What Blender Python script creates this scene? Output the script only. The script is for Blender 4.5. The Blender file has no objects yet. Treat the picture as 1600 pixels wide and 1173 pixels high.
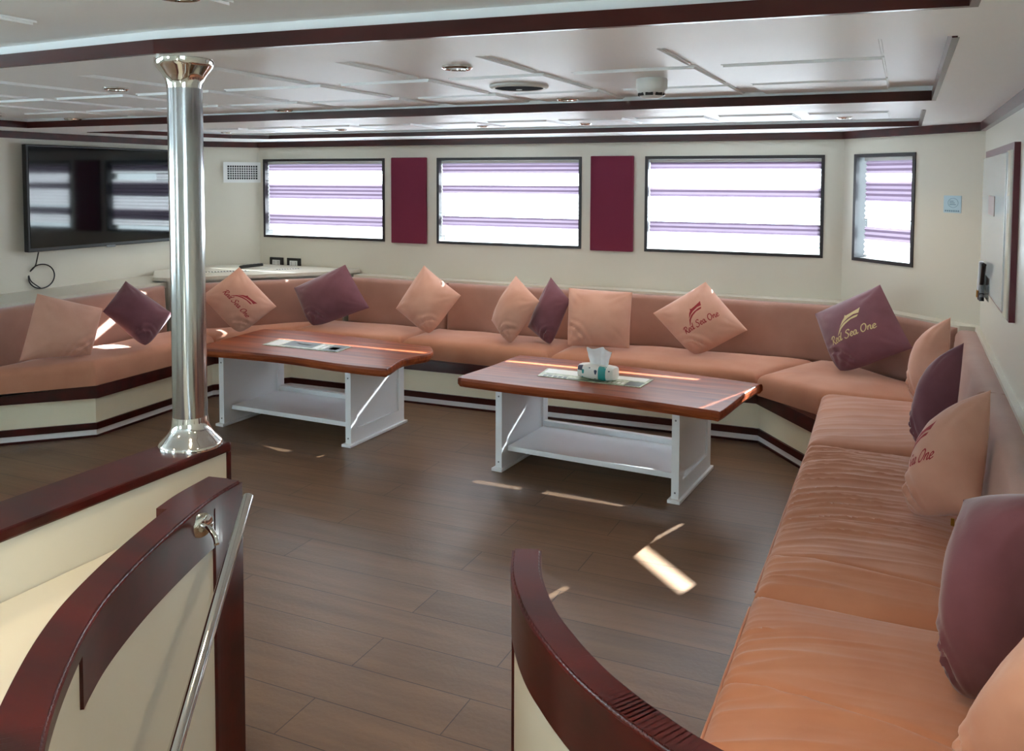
import bpy, bmesh, math, random
from mathutils import Vector, Matrix, noise
from mathutils.geometry import tessellate_polygon

S = bpy.context.scene
COL = S.collection
R = math.radians

# ------------------------------------------------------------------ camera, world, sun, exposure
def make_camera():
    pi, ya, ro = R(3.09616), R(24.23715), R(0.193404)
    fw = Vector((-math.sin(ya)*math.cos(pi), math.cos(ya)*math.cos(pi), -math.sin(pi)))
    rt = Vector((math.cos(ya), math.sin(ya), 0)); up = rt.cross(fw)
    r2 = rt*math.cos(ro)+up*math.sin(ro); u2 = -rt*math.sin(ro)+up*math.cos(ro)
    cd = bpy.data.cameras.new('camera'); co = bpy.data.objects.new('camera', cd); COL.objects.link(co)
    m = Matrix((r2, u2, -fw)).transposed().to_4x4(); m.translation = (0, 0, 1.65)
    co.matrix_world = m
    cd.sensor_width = 36; cd.lens = 36*1363.578/1600
    cd.shift_y = -(586.5-353.537)/1600
    cd.clip_start = 0.02; cd.clip_end = 200
    S.camera = co
make_camera()
S.view_settings.view_transform = 'Standard'; S.view_settings.look = 'None'
S.view_settings.gamma = 1; S.view_settings.use_curve_mapping = False
S.view_settings.exposure = 0.80
w = bpy.data.worlds.new('World'); S.world = w; w.use_nodes = True
bg = w.node_tree.nodes['Background']; bg.inputs[0].default_value = (0.80, 0.92, 1.0, 1); bg.inputs[1].default_value = 9.0
sd = bpy.data.lights.new('sun', 'SUN'); sd.energy = 54; sd.angle = R(0.55); sd.color = (.97, .99, 1)
so = bpy.data.objects.new('sun', sd); COL.objects.link(so)
so.rotation_euler = Vector((-0.325, -1, -0.545)).to_track_quat('-Z', 'Y').to_euler()
so.location = (3, 12, 6)
S.cycles.max_bounces = 10; S.cycles.diffuse_bounces = 5; S.cycles.transparent_max_bounces = 12
S.cycles.use_denoising = True
S.cycles.sample_clamp_indirect = 6

# ------------------------------------------------------------------ materials
def lin(r, g, b):
    f = lambda c: (c/255/12.92) if c/255 <= .04045 else ((c/255+.055)/1.055)**2.4
    return (f(r), f(g), f(b), 1)
def mat(name, col, rough=.5, metal=0, coat=0, sheen=0, bump=None, var=None, spec=.5):
    m = bpy.data.materials.new(name); m.use_nodes = True
    nt = m.node_tree; b = nt.nodes['Principled BSDF']
    b.inputs['Base Color'].default_value = col; b.inputs['Roughness'].default_value = rough
    b.inputs['Metallic'].default_value = metal; b.inputs['Specular IOR Level'].default_value = spec
    b.inputs['Coat Weight'].default_value = coat; b.inputs['Coat Roughness'].default_value = .08
    b.inputs['Sheen Weight'].default_value = sheen; b.inputs['Sheen Roughness'].default_value = .45
    if var or bump:
        tc = nt.nodes.new('ShaderNodeTexCoord')
    if var:      # (scale xyz, other colour, detail)
        mp = nt.nodes.new('ShaderNodeMapping'); mp.inputs['Scale'].default_value = var[0]
        n = nt.nodes.new('ShaderNodeTexNoise'); n.inputs['Scale'].default_value = 1; n.inputs['Detail'].default_value = 6
        mx = nt.nodes.new('ShaderNodeMix'); mx.data_type = 'RGBA'
        rp = nt.nodes.new('ShaderNodeValToRGB'); rp.color_ramp.elements[0].position = .35; rp.color_ramp.elements[1].position = .68
        nt.links.new(tc.outputs['Object'], mp.inputs[0]); nt.links.new(mp.outputs[0], n.inputs['Vector'])
        nt.links.new(n.outputs['Fac'], rp.inputs[0]); nt.links.new(rp.outputs[0], mx.inputs[0])
        mx.inputs[6].default_value = col; mx.inputs[7].default_value = var[1]
        nt.links.new(mx.outputs[2], b.inputs['Base Color'])
    if bump:     # (scale xyz, strength, distance)
        mp = nt.nodes.new('ShaderNodeMapping'); mp.inputs['Scale'].default_value = bump[0]
        n = nt.nodes.new('ShaderNodeTexNoise'); n.inputs['Scale'].default_value = 1; n.inputs['Detail'].default_value = 4
        bp = nt.nodes.new('ShaderNodeBump'); bp.inputs['Strength'].default_value = bump[1]; bp.inputs['Distance'].default_value = bump[2]
        nt.links.new(tc.outputs['Object'], mp.inputs[0]); nt.links.new(mp.outputs[0], n.inputs['Vector'])
        nt.links.new(n.outputs['Fac'], bp.inputs['Height']); nt.links.new(bp.outputs[0], b.inputs['Normal'])
    return m
M = {}
M['cream'] = mat('cream_paint', lin(208, 204, 190), .36, bump=((6, 6, 6), .15, .004))
M['ceil'] = mat('white_ceiling_paint', lin(244, 249, 252), .42, bump=((7, 7, 7), .25, .004))
M['bench_cream'] = mat('bench_cream_paint', lin(240, 233, 208), .34)
M['white'] = mat('white_gloss_paint', lin(240, 243, 246), .3, coat=.3, bump=((20, 20, 20), .1, .002))
M['wood_dark'] = mat('mahogany_varnish', lin(68, 15, 12), .28, coat=.12, spec=.35, var=((3, 14, 14), lin(42, 9, 8)))
M['pink'] = mat('dusty_pink_velvet', lin(194, 138, 112), .85, sheen=.3, var=((5, 5, 5), lin(184, 126, 100)), bump=((90, 90, 90), .12, .002), spec=.2)
M['pink_back'] = mat('dusty_pink_backrest', lin(172, 132, 118), .85, sheen=.35, var=((4, 4, 4), lin(160, 120, 106)), bump=((90, 90, 90), .12, .002), spec=.2)
M['pillow_pink'] = mat('pillow_pink_velvet', lin(210, 162, 142), .85, sheen=.4, var=((6, 6, 6), lin(200, 150, 130)), bump=((70, 70, 70), .15, .002), spec=.2)
M['pillow_mauve'] = mat('pillow_mauve_velvet', lin(122, 78, 88), .85, sheen=.5, var=((6, 6, 6), lin(108, 66, 76)), bump=((70, 70, 70), .15, .002), spec=.2)
M['red_thread'] = mat('red_embroidery', lin(150, 26, 36), .6)
M['gold_thread'] = mat('pale_gold_embroidery', lin(208, 190, 138), .5)
M['maroon'] = mat('maroon_fabric', lin(112, 32, 58), .9, bump=((200, 200, 200), .2, .002))
M['black'] = mat('black_plastic', lin(18, 19, 22), .35)
M['black_frame'] = mat('black_window_frame', lin(34, 28, 32), .4)
M['screen'] = mat('tv_glass', lin(8, 12, 18), .06, spec=.6)
M['steel'] = mat('brushed_steel', (.48, .49, .50, 1), .15, 1)
M['steel_polished'] = mat('polished_steel', (.72, .71, .68, 1), .07, 1)
M['plastic'] = mat('white_plastic', lin(222, 224, 222), .4)
M['grey'] = mat('grey_plastic', lin(120, 124, 130), .5)
M['speaker'] = mat('dark_speaker_mesh', lin(44, 46, 54), .95, spec=.05)
M['tissue'] = mat('tissue_paper', lin(238, 238, 240), .9)
M['teal'] = mat('teal_print', lin(38, 146, 142), .35)
M['navy'] = mat('navy_print', lin(50, 62, 88), .35)
M['pack'] = mat('white_film', lin(228, 230, 222), .3)
M['mat_green'] = mat('dark_green_print', lin(34, 54, 46), .35)
M['mat_cream'] = mat('pale_green_print', lin(196, 204, 176), .35, var=((40, 40, 1), lin(120, 130, 96)))
M['paper'] = mat('pale_blue_paper', lin(176, 204, 216), .6)
M['ink'] = mat('grey_blue_ink', lin(110, 140, 160), .6)
M['board'] = mat('frosted_board', lin(206, 212, 214), .12)
M['frame_red'] = mat('maroon_frame', lin(96, 40, 52), .4)
M['brass'] = mat('brass', lin(190, 150, 70), .3, 1)
M['opening_shade'] = mat('painted_opening_shade', lin(38, 44, 46), .7)  # flat dark colour for the shade inside small openings
M['slate'] = mat('taupe_print', lin(150, 120, 110), .6)

def tabletop_mat():
    m = bpy.data.materials.new('varnished_tabletop_wood'); m.use_nodes = True; nt = m.node_tree
    b = nt.nodes['Principled BSDF']; L = nt.links.new
    tc = nt.nodes.new('ShaderNodeTexCoord'); mp = nt.nodes.new('ShaderNodeMapping'); mp.inputs['Scale'].default_value = (1.2, 16, 16)
    n = nt.nodes.new('ShaderNodeTexNoise'); n.inputs['Scale'].default_value = 1.2; n.inputs['Detail'].default_value = 8; n.inputs['Distortion'].default_value = .6
    rp = nt.nodes.new('ShaderNodeValToRGB'); e = rp.color_ramp.elements
    e[0].position = .3; e[0].color = lin(100, 40, 22); e[1].position = .72; e[1].color = lin(168, 86, 48)
    L(tc.outputs['Object'], mp.inputs[0]); L(mp.outputs[0], n.inputs['Vector']); L(n.outputs['Fac'], rp.inputs[0]); L(rp.outputs[0], b.inputs['Base Color'])
    b.inputs['Roughness'].default_value = .36; b.inputs['Specular IOR Level'].default_value = .14; b.inputs['Coat Weight'].default_value = .04; b.inputs['Coat Roughness'].default_value = .28
    return m
M['tabletop'] = tabletop_mat()

def floor_mat():
    m = bpy.data.materials.new('brown_vinyl_planks'); m.use_nodes = True; nt = m.node_tree
    b = nt.nodes['Principled BSDF']; L = nt.links.new
    tc = nt.nodes.new('ShaderNodeTexCoord')
    br = nt.nodes.new('ShaderNodeTexBrick'); br.inputs['Scale'].default_value = 1
    br.inputs['Brick Width'].default_value = 1.22; br.inputs['Row Height'].default_value = .2; br.inputs['Mortar Size'].default_value = .0022
    br.inputs['Mortar Smooth'].default_value = .3; br.offset = .37
    br.inputs['Color1'].default_value = lin(118, 89, 65); br.inputs['Color2'].default_value = lin(107, 81, 59); br.inputs['Mortar'].default_value = lin(66, 50, 38)
    L(tc.outputs['Object'], br.inputs['Vector'])
    mp = nt.nodes.new('ShaderNodeMapping'); mp.inputs['Scale'].default_value = (1.3, 14, 1); n = nt.nodes.new('ShaderNodeTexNoise')
    n.inputs['Scale'].default_value = 1.5; n.inputs['Detail'].default_value = 8
    L(tc.outputs['Object'], mp.inputs[0]); L(mp.outputs[0], n.inputs['Vector'])
    mx = nt.nodes.new('ShaderNodeMix'); mx.data_type = 'RGBA'; mx.blend_type = 'OVERLAY'; mx.inputs[0].default_value = .5
    L(br.outputs['Color'], mx.inputs[6]); L(n.outputs['Color'], mx.inputs[7])
    bw = nt.nodes.new('ShaderNodeHueSaturation'); bw.inputs['Saturation'].default_value = .95
    gr = nt.nodes.new('ShaderNodeRGBToBW'); L(n.outputs['Color'], gr.inputs[0]); L(gr.outputs[0], mx.inputs[7])
    L(mx.outputs[2], bw.inputs['Color']); L(bw.outputs[0], b.inputs['Base Color'])
    n2 = nt.nodes.new('ShaderNodeTexNoise'); n2.inputs['Scale'].default_value = 2.2; n2.inputs['Detail'].default_value = 5
    L(tc.outputs['Object'], n2.inputs['Vector'])
    mr = nt.nodes.new('ShaderNodeMapRange'); b.inputs['Specular IOR Level'].default_value = .38; mr.inputs['To Min'].default_value = .31; mr.inputs['To Max'].default_value = .44
    L(n2.outputs['Fac'], mr.inputs[0]); L(mr.outputs[0], b.inputs['Roughness'])
    n3 = nt.nodes.new('ShaderNodeTexNoise'); n3.inputs['Scale'].default_value = 60; n3.inputs['Detail'].default_value = 3
    L(tc.outputs['Object'], n3.inputs['Vector'])
    ad = nt.nodes.new('ShaderNodeMath'); ad.operation = 'MULTIPLY_ADD'; ad.inputs[1].default_value = -1.5
    L(br.outputs['Fac'], ad.inputs[0]); L(n3.outputs['Fac'], ad.inputs[2])
    bp = nt.nodes.new('ShaderNodeBump'); bp.inputs['Strength'].default_value = .18; bp.inputs['Distance'].default_value = .004
    L(ad.outputs[0], bp.inputs['Height']); L(bp.outputs[0], b.inputs['Normal'])
    return m
M['floor'] = floor_mat()

def glass_mat():
    m = bpy.data.materials.new('window_glass'); m.use_nodes = True; nt = m.node_tree; nt.nodes.clear(); L = nt.links.new
    o = nt.nodes.new('ShaderNodeOutputMaterial'); mx = nt.nodes.new('ShaderNodeMixShader'); lw = nt.nodes.new('ShaderNodeLayerWeight'); lw.inputs['Blend'].default_value = .5; pw = nt.nodes.new('ShaderNodeMath'); pw.operation = 'POWER'; pw.inputs[1].default_value = 5; fr = nt.nodes.new('ShaderNodeMath'); fr.operation = 'MULTIPLY_ADD'; fr.inputs[1].default_value = .92; fr.inputs[2].default_value = .06; L(lw.outputs['Facing'], pw.inputs[0]); L(pw.outputs[0], fr.inputs[0])
    t = nt.nodes.new('ShaderNodeBsdfTransparent'); t.inputs[0].default_value = (.93, .97, .97, 1); g = nt.nodes.new('ShaderNodeBsdfGlossy'); g.inputs['Roughness'].default_value = .02
    L(fr.outputs[0], mx.inputs[0]); L(t.outputs[0], mx.inputs[1]); L(g.outputs[0], mx.inputs[2]); L(mx.outputs[0], o.inputs[0])
    return m
M['glass'] = glass_mat()
def fabric_mat(name, tr, df, tfrac):
    m = bpy.data.materials.new(name); m.use_nodes = True; nt = m.node_tree; nt.nodes.clear(); L = nt.links.new
    o = nt.nodes.new('ShaderNodeOutputMaterial'); mx = nt.nodes.new('ShaderNodeMixShader'); mx.inputs[0].default_value = tfrac
    a = nt.nodes.new('ShaderNodeBsdfDiffuse'); a.inputs[0].default_value = df; t = nt.nodes.new('ShaderNodeBsdfTranslucent'); t.inputs[0].default_value = tr
    L(a.outputs[0], mx.inputs[1]); L(t.outputs[0], mx.inputs[2]); L(mx.outputs[0], o.inputs[0])
    return m
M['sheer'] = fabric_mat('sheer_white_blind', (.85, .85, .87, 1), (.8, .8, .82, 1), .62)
M['sheer_fold_shade'] = fabric_mat('sheer_white_blind_shade', (.40, .38, .41, 1), (.7, .68, .72, 1), .5)  # darker copy of the sheer fabric, painted fold shade
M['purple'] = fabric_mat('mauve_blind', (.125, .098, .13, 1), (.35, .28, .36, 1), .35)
M['purple_fold_shade'] = fabric_mat('mauve_blind_shade', (.038, .028, .042, 1), (.22, .17, .24, 1), .25)  # darker copy of the mauve fabric, painted fold shade
def emit_mat(name, col, s):
    m = bpy.data.materials.new(name); m.use_nodes = True; b = m.node_tree.nodes['Principled BSDF']
    b.inputs['Base Color'].default_value = col; b.inputs['Emission Color'].default_value = col; b.inputs['Emission Strength'].default_value = s
    return m
M['lamp_on'] = emit_mat('warm_lamp', (1, .78, .42, 1), 14)
M['lamp_off'] = mat('unlit_lamp', lin(70, 72, 76), .3)

# ------------------------------------------------------------------ helpers
def link(name, bm, m, parent=None, smooth=False, kind=None):
    me = bpy.data.meshes.new(name)
    bm.normal_update(); bm.to_mesh(me); bm.free()
    for x in (m if isinstance(m, (list, tuple)) else [m]): me.materials.append(x)
    if smooth:
        for p in me.polygons: p.use_smooth = True
        me.set_sharp_from_angle(angle=R(42))
    o = bpy.data.objects.new(name, me); COL.objects.link(o)
    if parent is not None:
        o.parent = parent; o.matrix_parent_inverse = Matrix.Translation(-parent.location) if parent.type == 'EMPTY' else Matrix.Identity(4)
    if kind: o['kind'] = kind
    return o
def thing(name, label, cat, loc, group=None):
    o = bpy.data.objects.new(name, None); COL.objects.link(o); o.location = loc; o.empty_display_size = .05
    o['label'] = label; o['category'] = cat
    if group: o['group'] = group
    return o
def tag(o, label, cat, group=None):
    o['label'] = label; o['category'] = cat
    if group: o['group'] = group
    return o
def struct(name, bm, m, parent=None, smooth=False):
    return link(name, bm, m, parent, smooth, 'structure')
def box(bm, a, b, rot=None, bevel=0):
    x0, y0, z0 = a; x1, y1, z1 = b
    vs = [bm.verts.new(p) for p in ((x0,y0,z0),(x1,y0,z0),(x1,y1,z0),(x0,y1,z0),(x0,y0,z1),(x1,y0,z1),(x1,y1,z1),(x0,y1,z1))]
    fs = [bm.faces.new([vs[i] for i in q]) for q in ((0,3,2,1),(4,5,6,7),(0,1,5,4),(1,2,6,5),(2,3,7,6),(3,0,4,7))]
    if bevel:
        es = {e for f in fs for e in f.edges}
        r = bmesh.ops.bevel(bm, geom=list(es), offset=bevel, segments=2, affect='EDGES', profile=.5)
        vs = list({v for f in r['faces'] for v in f.verts} | {v for v in vs if v.is_valid})
    if rot:
        bmesh.ops.transform(bm, matrix=rot, verts=[v for v in vs if v.is_valid])
    return vs
def bxo(name, a, b, m, parent=None, bevel=0, mx=None):
    bm = bmesh.new(); box(bm, a, b, mx, bevel); return link(name, bm, m, parent)
def prism(bm, pts, z0, z1):
    lo = [bm.verts.new((x, y, z0)) for x, y in pts]; hi = [bm.verts.new((x, y, z1)) for x, y in pts]
    n = len(pts)
    for i in range(n): bm.faces.new((lo[i], lo[(i+1) % n], hi[(i+1) % n], hi[i]))
    bm.faces.new(hi); bm.faces.new(lo[::-1])
    bmesh.ops.recalc_face_normals(bm, faces=bm.faces[:])
def offset_line(pts, d):
    """open polyline moved to its right-hand side by d"""
    out = []
    for i, p in enumerate(pts):
        p = Vector(p)
        a = (p-Vector(pts[i-1])).normalized() if i else None
        b = (Vector(pts[i+1])-p).normalized() if i < len(pts)-1 else None
        na = Vector((a.y, -a.x)) if a else None; nb = Vector((b.y, -b.x)) if b else None
        if na is None: n, k = nb, 1
        elif nb is None: n, k = na, 1
        else:
            n = (na+nb).normalized(); k = 1/max(.35, n.dot(na))
        out.append((p.x+n.x*d*k, p.y+n.y*d*k))
    return out
def band(bm, pts, d0, d1, z0, z1):
    """strip between two offsets of a polyline, with height"""
    A = offset_line(pts, d0); B = offset_line(pts, d1); n = len(pts)
    rows = [[bm.verts.new((*p, z)) for p in Q] for Q, z in ((A, z0), (B, z0), (B, z1), (A, z1))]
    for k in range(4):
        r, s = rows[k], rows[(k+1) % 4]
        for i in range(n-1): bm.faces.new((r[i], r[i+1], s[i+1], s[i]))
    bm.faces.new([rows[k][0] for k in range(4)]); bm.faces.new([rows[k][-1] for k in range(3, -1, -1)])
    bmesh.ops.recalc_face_normals(bm, faces=bm.faces[:])
def lathe(bm, prof, c, seg=48, axis=None):
    rings = []
    for r, z in prof:
        rings.append([bm.verts.new((c[0]+r*math.cos(2*math.pi*i/seg), c[1]+r*math.sin(2*math.pi*i/seg), c[2]+z)) for i in range(seg)])
    for a, b in zip(rings, rings[1:]):
        for i in range(seg): bm.faces.new((a[i], a[(i+1) % seg], b[(i+1) % seg], b[i]))
    bm.faces.new(rings[0][::-1]); bm.faces.new(rings[-1])
    bmesh.ops.recalc_face_normals(bm, faces=bm.faces[:])
def catmull(P, n=6):
    P = [Vector(p) for p in P]; Q = [P[0]*2-P[1]]+P+[P[-1]*2-P[-2]]; out = []
    for i in range(1, len(Q)-2):
        for k in range(n):
            t = k/n; a, b, c, d = Q[i-1:i+3]
            out.append(.5*((2*b)+(c-a)*t+(2*a-5*b+4*c-d)*t*t+(3*b-a-3*c+d)*t**3))
    return out+[P[-1]]
def tube(bm, pts, r, seg=12, caps=True):
    pts = [Vector(p) for p in pts]; rings = []; up = Vector((0, 0, 1))
    prev = None
    for i, p in enumerate(pts):
        t = (pts[min(i+1, len(pts)-1)]-pts[max(i-1, 0)]).normalized()
        if prev is None:
            a = t.cross(up if abs(t.z) < .9 else Vector((1, 0, 0))).normalized()
        else:
            a = (prev-t*prev.dot(t)).normalized()
        prev = a; b = t.cross(a)
        rr = r[i] if isinstance(r, (list, tuple)) else r
        rings.append([bm.verts.new(p+a*rr*math.cos(2*math.pi*k/seg)+b*rr*math.sin(2*math.pi*k/seg)) for k in range(seg)])
    for q, s in zip(rings, rings[1:]):
        for k in range(seg): bm.faces.new((q[k], q[(k+1) % seg], s[(k+1) % seg], s[k]))
    if caps: bm.faces.new(rings[0][::-1]); bm.faces.new(rings[-1])
    bmesh.ops.recalc_face_normals(bm, faces=bm.faces[:])

# ------------------------------------------------------------------ plan of the saloon
XL, YB, XR = -5.75, 6.3, 0.40
A_L0, A_L1 = (-5.75, 5.9), (-5.36, 6.3)          # slanted corner under the air vent
A_R0, A_R1 = (-0.381, 6.3), (0.40, 5.52)          # slanted corner with the narrow window
YR = -3.2
ZC = 1.975

# floor
bm = bmesh.new(); box(bm, (-6.2, YR-.3, -.1), (.75, 6.7, 0)); struct('floor', bm, M['floor'])

def wall(name, p, q, holes, z0=0, z1=2.25, th=.14):
    """wall face from p to q (room on the right-hand side of p->q is the inside), holes = (s0, s1, z0, z1) along it"""
    P = Vector(p); D = Vector(q)-P; L = D.length; d = D/L; n = Vector((-d.y, d.x))
    ss = sorted({0, L, *[h[0] for h in holes], *[h[1] for h in holes]}); zs = sorted({z0, z1, *[h[2] for h in holes], *[h[3] for h in holes]})
    bm = bmesh.new(); V = {}
    def v(i, j):
        if (i, j) not in V: V[i, j] = bm.verts.new((P.x+d.x*ss[i], P.y+d.y*ss[i], zs[j]))
        return V[i, j]
    fs = []
    for i in range(len(ss)-1):
        for j in range(len(zs)-1):
            cs, cz = (ss[i]+ss[i+1])/2, (zs[j]+zs[j+1])/2
            if any(h[0] < cs < h[1] and h[2] < cz < h[3] for h in holes): continue
            fs.append(bm.faces.new((v(i, j), v(i+1, j), v(i+1, j+1), v(i, j+1))))
    r = bmesh.ops.extrude_face_region(bm, geom=fs)
    bmesh.ops.translate(bm, vec=(n.x*th, n.y*th, 0), verts=[x for x in r['geom'] if isinstance(x, bmesh.types.BMVert)])
    bmesh.ops.recalc_face_normals(bm, faces=bm.faces[:])
    return struct(name, bm, M['cream'])
WZ0, WZ1 = 1.118, 1.822
WIN = [(-5.308, -4.018), (-3.514, -2.254), (-1.757, -.503)]
wall('wall_back', A_L1, A_R0, [(a+5.36, b+5.36, WZ0, WZ1) for a, b in WIN])
wall('wall_back_slanted_window_side', A_R0, A_R1, [(.10, .617, WZ0, WZ1)])
wall('wall_back_slanted_vent_side', A_L0, A_L1, [])
wall('wall_left', (XL, YR), A_L0, [(.5, 2.2, .95, 1.80), (2.7, 4.6, .95, 1.80)])
wall('wall_right', A_R1, (XR, YR), [(5.8, 7.6, 1.0, 1.85)])
wall('wall_rear', (XR, YR), (XL, YR), [(3.4, 4.3, 1.0, 1.75)])

# windows: frame + pane, built in the wall's own direction
def window(idx, p, q, s0, s1, z0, z1, rear=False):
    P = Vector(p); d = (Vector(q)-P).normalized(); n = Vector((-d.y, d.x))
    mx = Matrix(((d.x, n.x, 0, P.x), (d.y, n.y, 0, P.y), (0, 0, 1, 0), (0, 0, 0, 1)))
    bm = bmesh.new(); t = .022
    for a, b in (((s0, -.008, z0), (s0+t, .10, z1)), ((s1-t, -.008, z0), (s1, .10, z1)), ((s0+t, -.008, z0), (s1-t, .10, z0+t)), ((s0+t, -.008, z1-t), (s1-t, .10, z1))):
        box(bm, a, b, mx)
    f = struct('window_%d' % idx, bm, M['black_frame'])
    bm = bmesh.new(); box(bm, (s0+t, .082, z0+t), (s1-t, .088, z1-t), mx)
    g = link('window_pane', bm, M['glass'], f)
    return mx
mxs = []
for i, (a, b) in enumerate(WIN): mxs.append((window(i+1, A_L1, A_R0, a+5.36, b+5.36, WZ0, WZ1), a+5.36, b+5.36))
mxs.append((window(4, A_R0, A_R1, .10, .617, WZ0, WZ1), .10, .617))
window(5, (XL, YR), A_L0, .5, 2.2, .95, 1.80); window(6, (XL, YR), A_L0, 2.7, 4.6, .95, 1.80)
window(7, A_R1, (XR, YR), 5.8, 7.6, 1.0, 1.85)
window(8, (XR, YR), (XL, YR), 3.4, 4.3, 1.0, 1.75)

# pleated blinds: slits = open gaps, bands = mauve zones (heights)
def blind(mx, s0, s1, bands, slits, label, side=.0, part=0):
    c = mx @ Vector(((s0+s1)/2, .045, WZ0))
    t = thing('window_blind', label, 'blind', c, 'pleated blinds in the windows')
    a, b = s0+.026+side, s1-.026
    bm = bmesh.new(); box(bm, (a, .03, WZ1-.045), (b, .065, WZ1-.023), mx); link('headrail', bm, M['plastic'], t)
    segs = []; z = WZ0+.024
    for lo, hi in sorted(slits): 
        if lo > z+.01: segs.append((z, lo))
        z = hi
    segs.append((z, WZ1-.045))
    segs = [(a, b, q0, q1) for q0, q1 in segs]
    if part: segs.append((a, a+(b-a)*part, slits[-1][0], slits[-1][1]-.006))
    for a, b, z0, z1 in segs:
        bm = bmesh.new(); n = max(2, round((z1-z0)/.0165)); rows = []
        for k in range(n+1):
            zz = z0+(z1-z0)*k/n; y = .047+(.007 if k % 2 else -.007)
            rows.append([bm.verts.new(mx @ Vector((x, y, zz))) for x in (a, b)])
        for k in range(n):
            f = bm.faces.new((rows[k][0], rows[k][1], rows[k+1][1], rows[k+1][0]))
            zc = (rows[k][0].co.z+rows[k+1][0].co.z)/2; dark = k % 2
            f.material_index = (2+dark) if any(lo < zc < hi for lo, hi in bands) else dark  # every second pleat face takes the darker copy as painted shading
        link('fabric', bm, [M['sheer'], M['sheer_fold_shade'], M['purple'], M['purple_fold_shade']], t)
        bm = bmesh.new(); box(bm, (a, .038, z0-.006), (b, .056, z0), mx); link('bottom_rail', bm, M['plastic'], t)
B = [(1.745, 1.83), (1.50, 1.61), (1.255, 1.34)]
blind(*mxs[0], [(1.715, 1.83), (1.465, 1.60), (1.235, 1.335)], [(1.1, 1.185), (1.635, 1.70)], 'pleated blind with wide mauve bands in the window next to the wall sockets', .0, .52)
blind(*mxs[1], [(1.70, 1.83), (1.535, 1.60), (1.27, 1.345)], [(1.1, 1.185), (1.345, 1.372)], 'pleated blind in the window between the two maroon wall panels')
blind(*mxs[2], [(1.72, 1.83), (1.525, 1.595), (1.265, 1.34)], [(1.1, 1.185), (1.342, 1.375)], 'pleated blind in the wide window beside the slanted corner')
blind(*mxs[3], [(1.70, 1.83), (1.52, 1.64), (1.265, 1.34)], [(1.1, 1.16), (1.345, 1.40)], 'narrow pleated blind in the slanted corner window', .03)

# maroon upholstered panels between the windows
for (a, b), lab in (((-3.940, -3.604), 'maroon wall panel between the window by the sockets and the middle window'), ((-2.175, -1.840), 'maroon wall panel between the middle window and the wide window')):
    bm = bmesh.new(); box(bm, (a, YB-.03, 1.112), (b, YB-.002, 1.826), bevel=.006)
    tag(link('wall_panel', bm, M['maroon']), lab, 'wall panel', 'maroon wall panels')

# ------------------------------------------------------------------ ceiling: soffit with three recessed trays
T1 = [(.112, -1.6), (.112, 1.86), (-.81, 1.795), (-1.8, 1.725), (-2.46, 1.76), (-4.6, 1.80), (-4.6, -1.6)]
T2 = [(.10, 2.217), (.10, 3.96), (-5.29, 3.96), (-5.16, 1.96), (-1.9, 2.0)]
T3 = [(.075, 4.45), (.075, 5.78), (-4.82, 5.80), (-5.05, 5.60), (-5.40, 4.45)]
outer = [(-6.0, YR-.15), (.56, YR-.15), (.56, 5.6), (-.30, 6.45), (-5.45, 6.45), (-5.92, 6.0), (-6.0, 5.9)]
TZ = [2.035, 2.035, 2.02]
bm = bmesh.new()
loops = [outer, T1, T2, T3]
flat = [Vector((x, y, ZC)) for l in loops for x, y in l]
vs = [bm.verts.new(p) for p in flat]
for t in tessellate_polygon([[Vector((x, y, 0)) for x, y in l] for l in loops]): bm.faces.new([vs[i] for i in t])
k = len(outer)
for l, tz in zip((T1, T2, T3), TZ):
    lo = vs[k:k+len(l)]; k += len(l)
    hi = [bm.verts.new((v.co.x, v.co.y, tz)) for v in lo]
    for i in range(len(l)): bm.faces.new((lo[i], lo[(i+1) % len(l)], hi[(i+1) % len(l)], hi[i]))
    bm.faces.new(hi)
bmesh.ops.recalc_face_normals(bm, faces=bm.faces[:])
ceiling = struct('ceiling', bm, M['ceil'])
bm = bmesh.new(); box(bm, (-6.1, YR-.2, 2.12), (.7, 6.6, 2.2)); struct('ceiling_light_block', bm, M['ceil'])  # unseen slab added above the ceiling to block outside light
# raised panels
def cpanel(x0, x1, y0, y1, z):
    bm = bmesh.new(); vs = box(bm, (x0, y0, z-.011), (x1, y1, z+.002))
    es = [e for e in bm.edges if all(abs(v.co.z-(z-.011)) < 1e-5 for v in e.verts)]
    bmesh.ops.bevel(bm, geom=es, offset=.006, segments=2, affect='EDGES')
    link('ceiling_panel', bm, M['ceil'], ceiling)
xc = [-.07-.535*i for i in range(10)]
for i in range(9):
    x1 = [-.07, -.655, -1.205, -1.685, -2.19, -2.785, -3.30, -3.83, -4.36][i]; x0 = [-.57, -1.10, -1.60, -2.10, -2.70, -3.22, -3.75, -4.28, -4.80][i]
    for y0, y1 in ((2.30 if i < 2 else 2.12, 2.885), (2.955, 3.50), (3.565, 3.95)):
        cpanel(x0, x1, y0, y1, TZ[1])
for i in range(10):
    cpanel(-.09-.49*i-.41, -.09-.49*i, 5.07, 5.53, TZ[2])
for i in range(7):
    cpanel(-.1-.62*i-.54, -.1-.62*i, .95, 1.5, TZ[0]); cpanel(-.1-.62*i-.54, -.1-.62*i, .3, .85, TZ[0])

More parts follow.
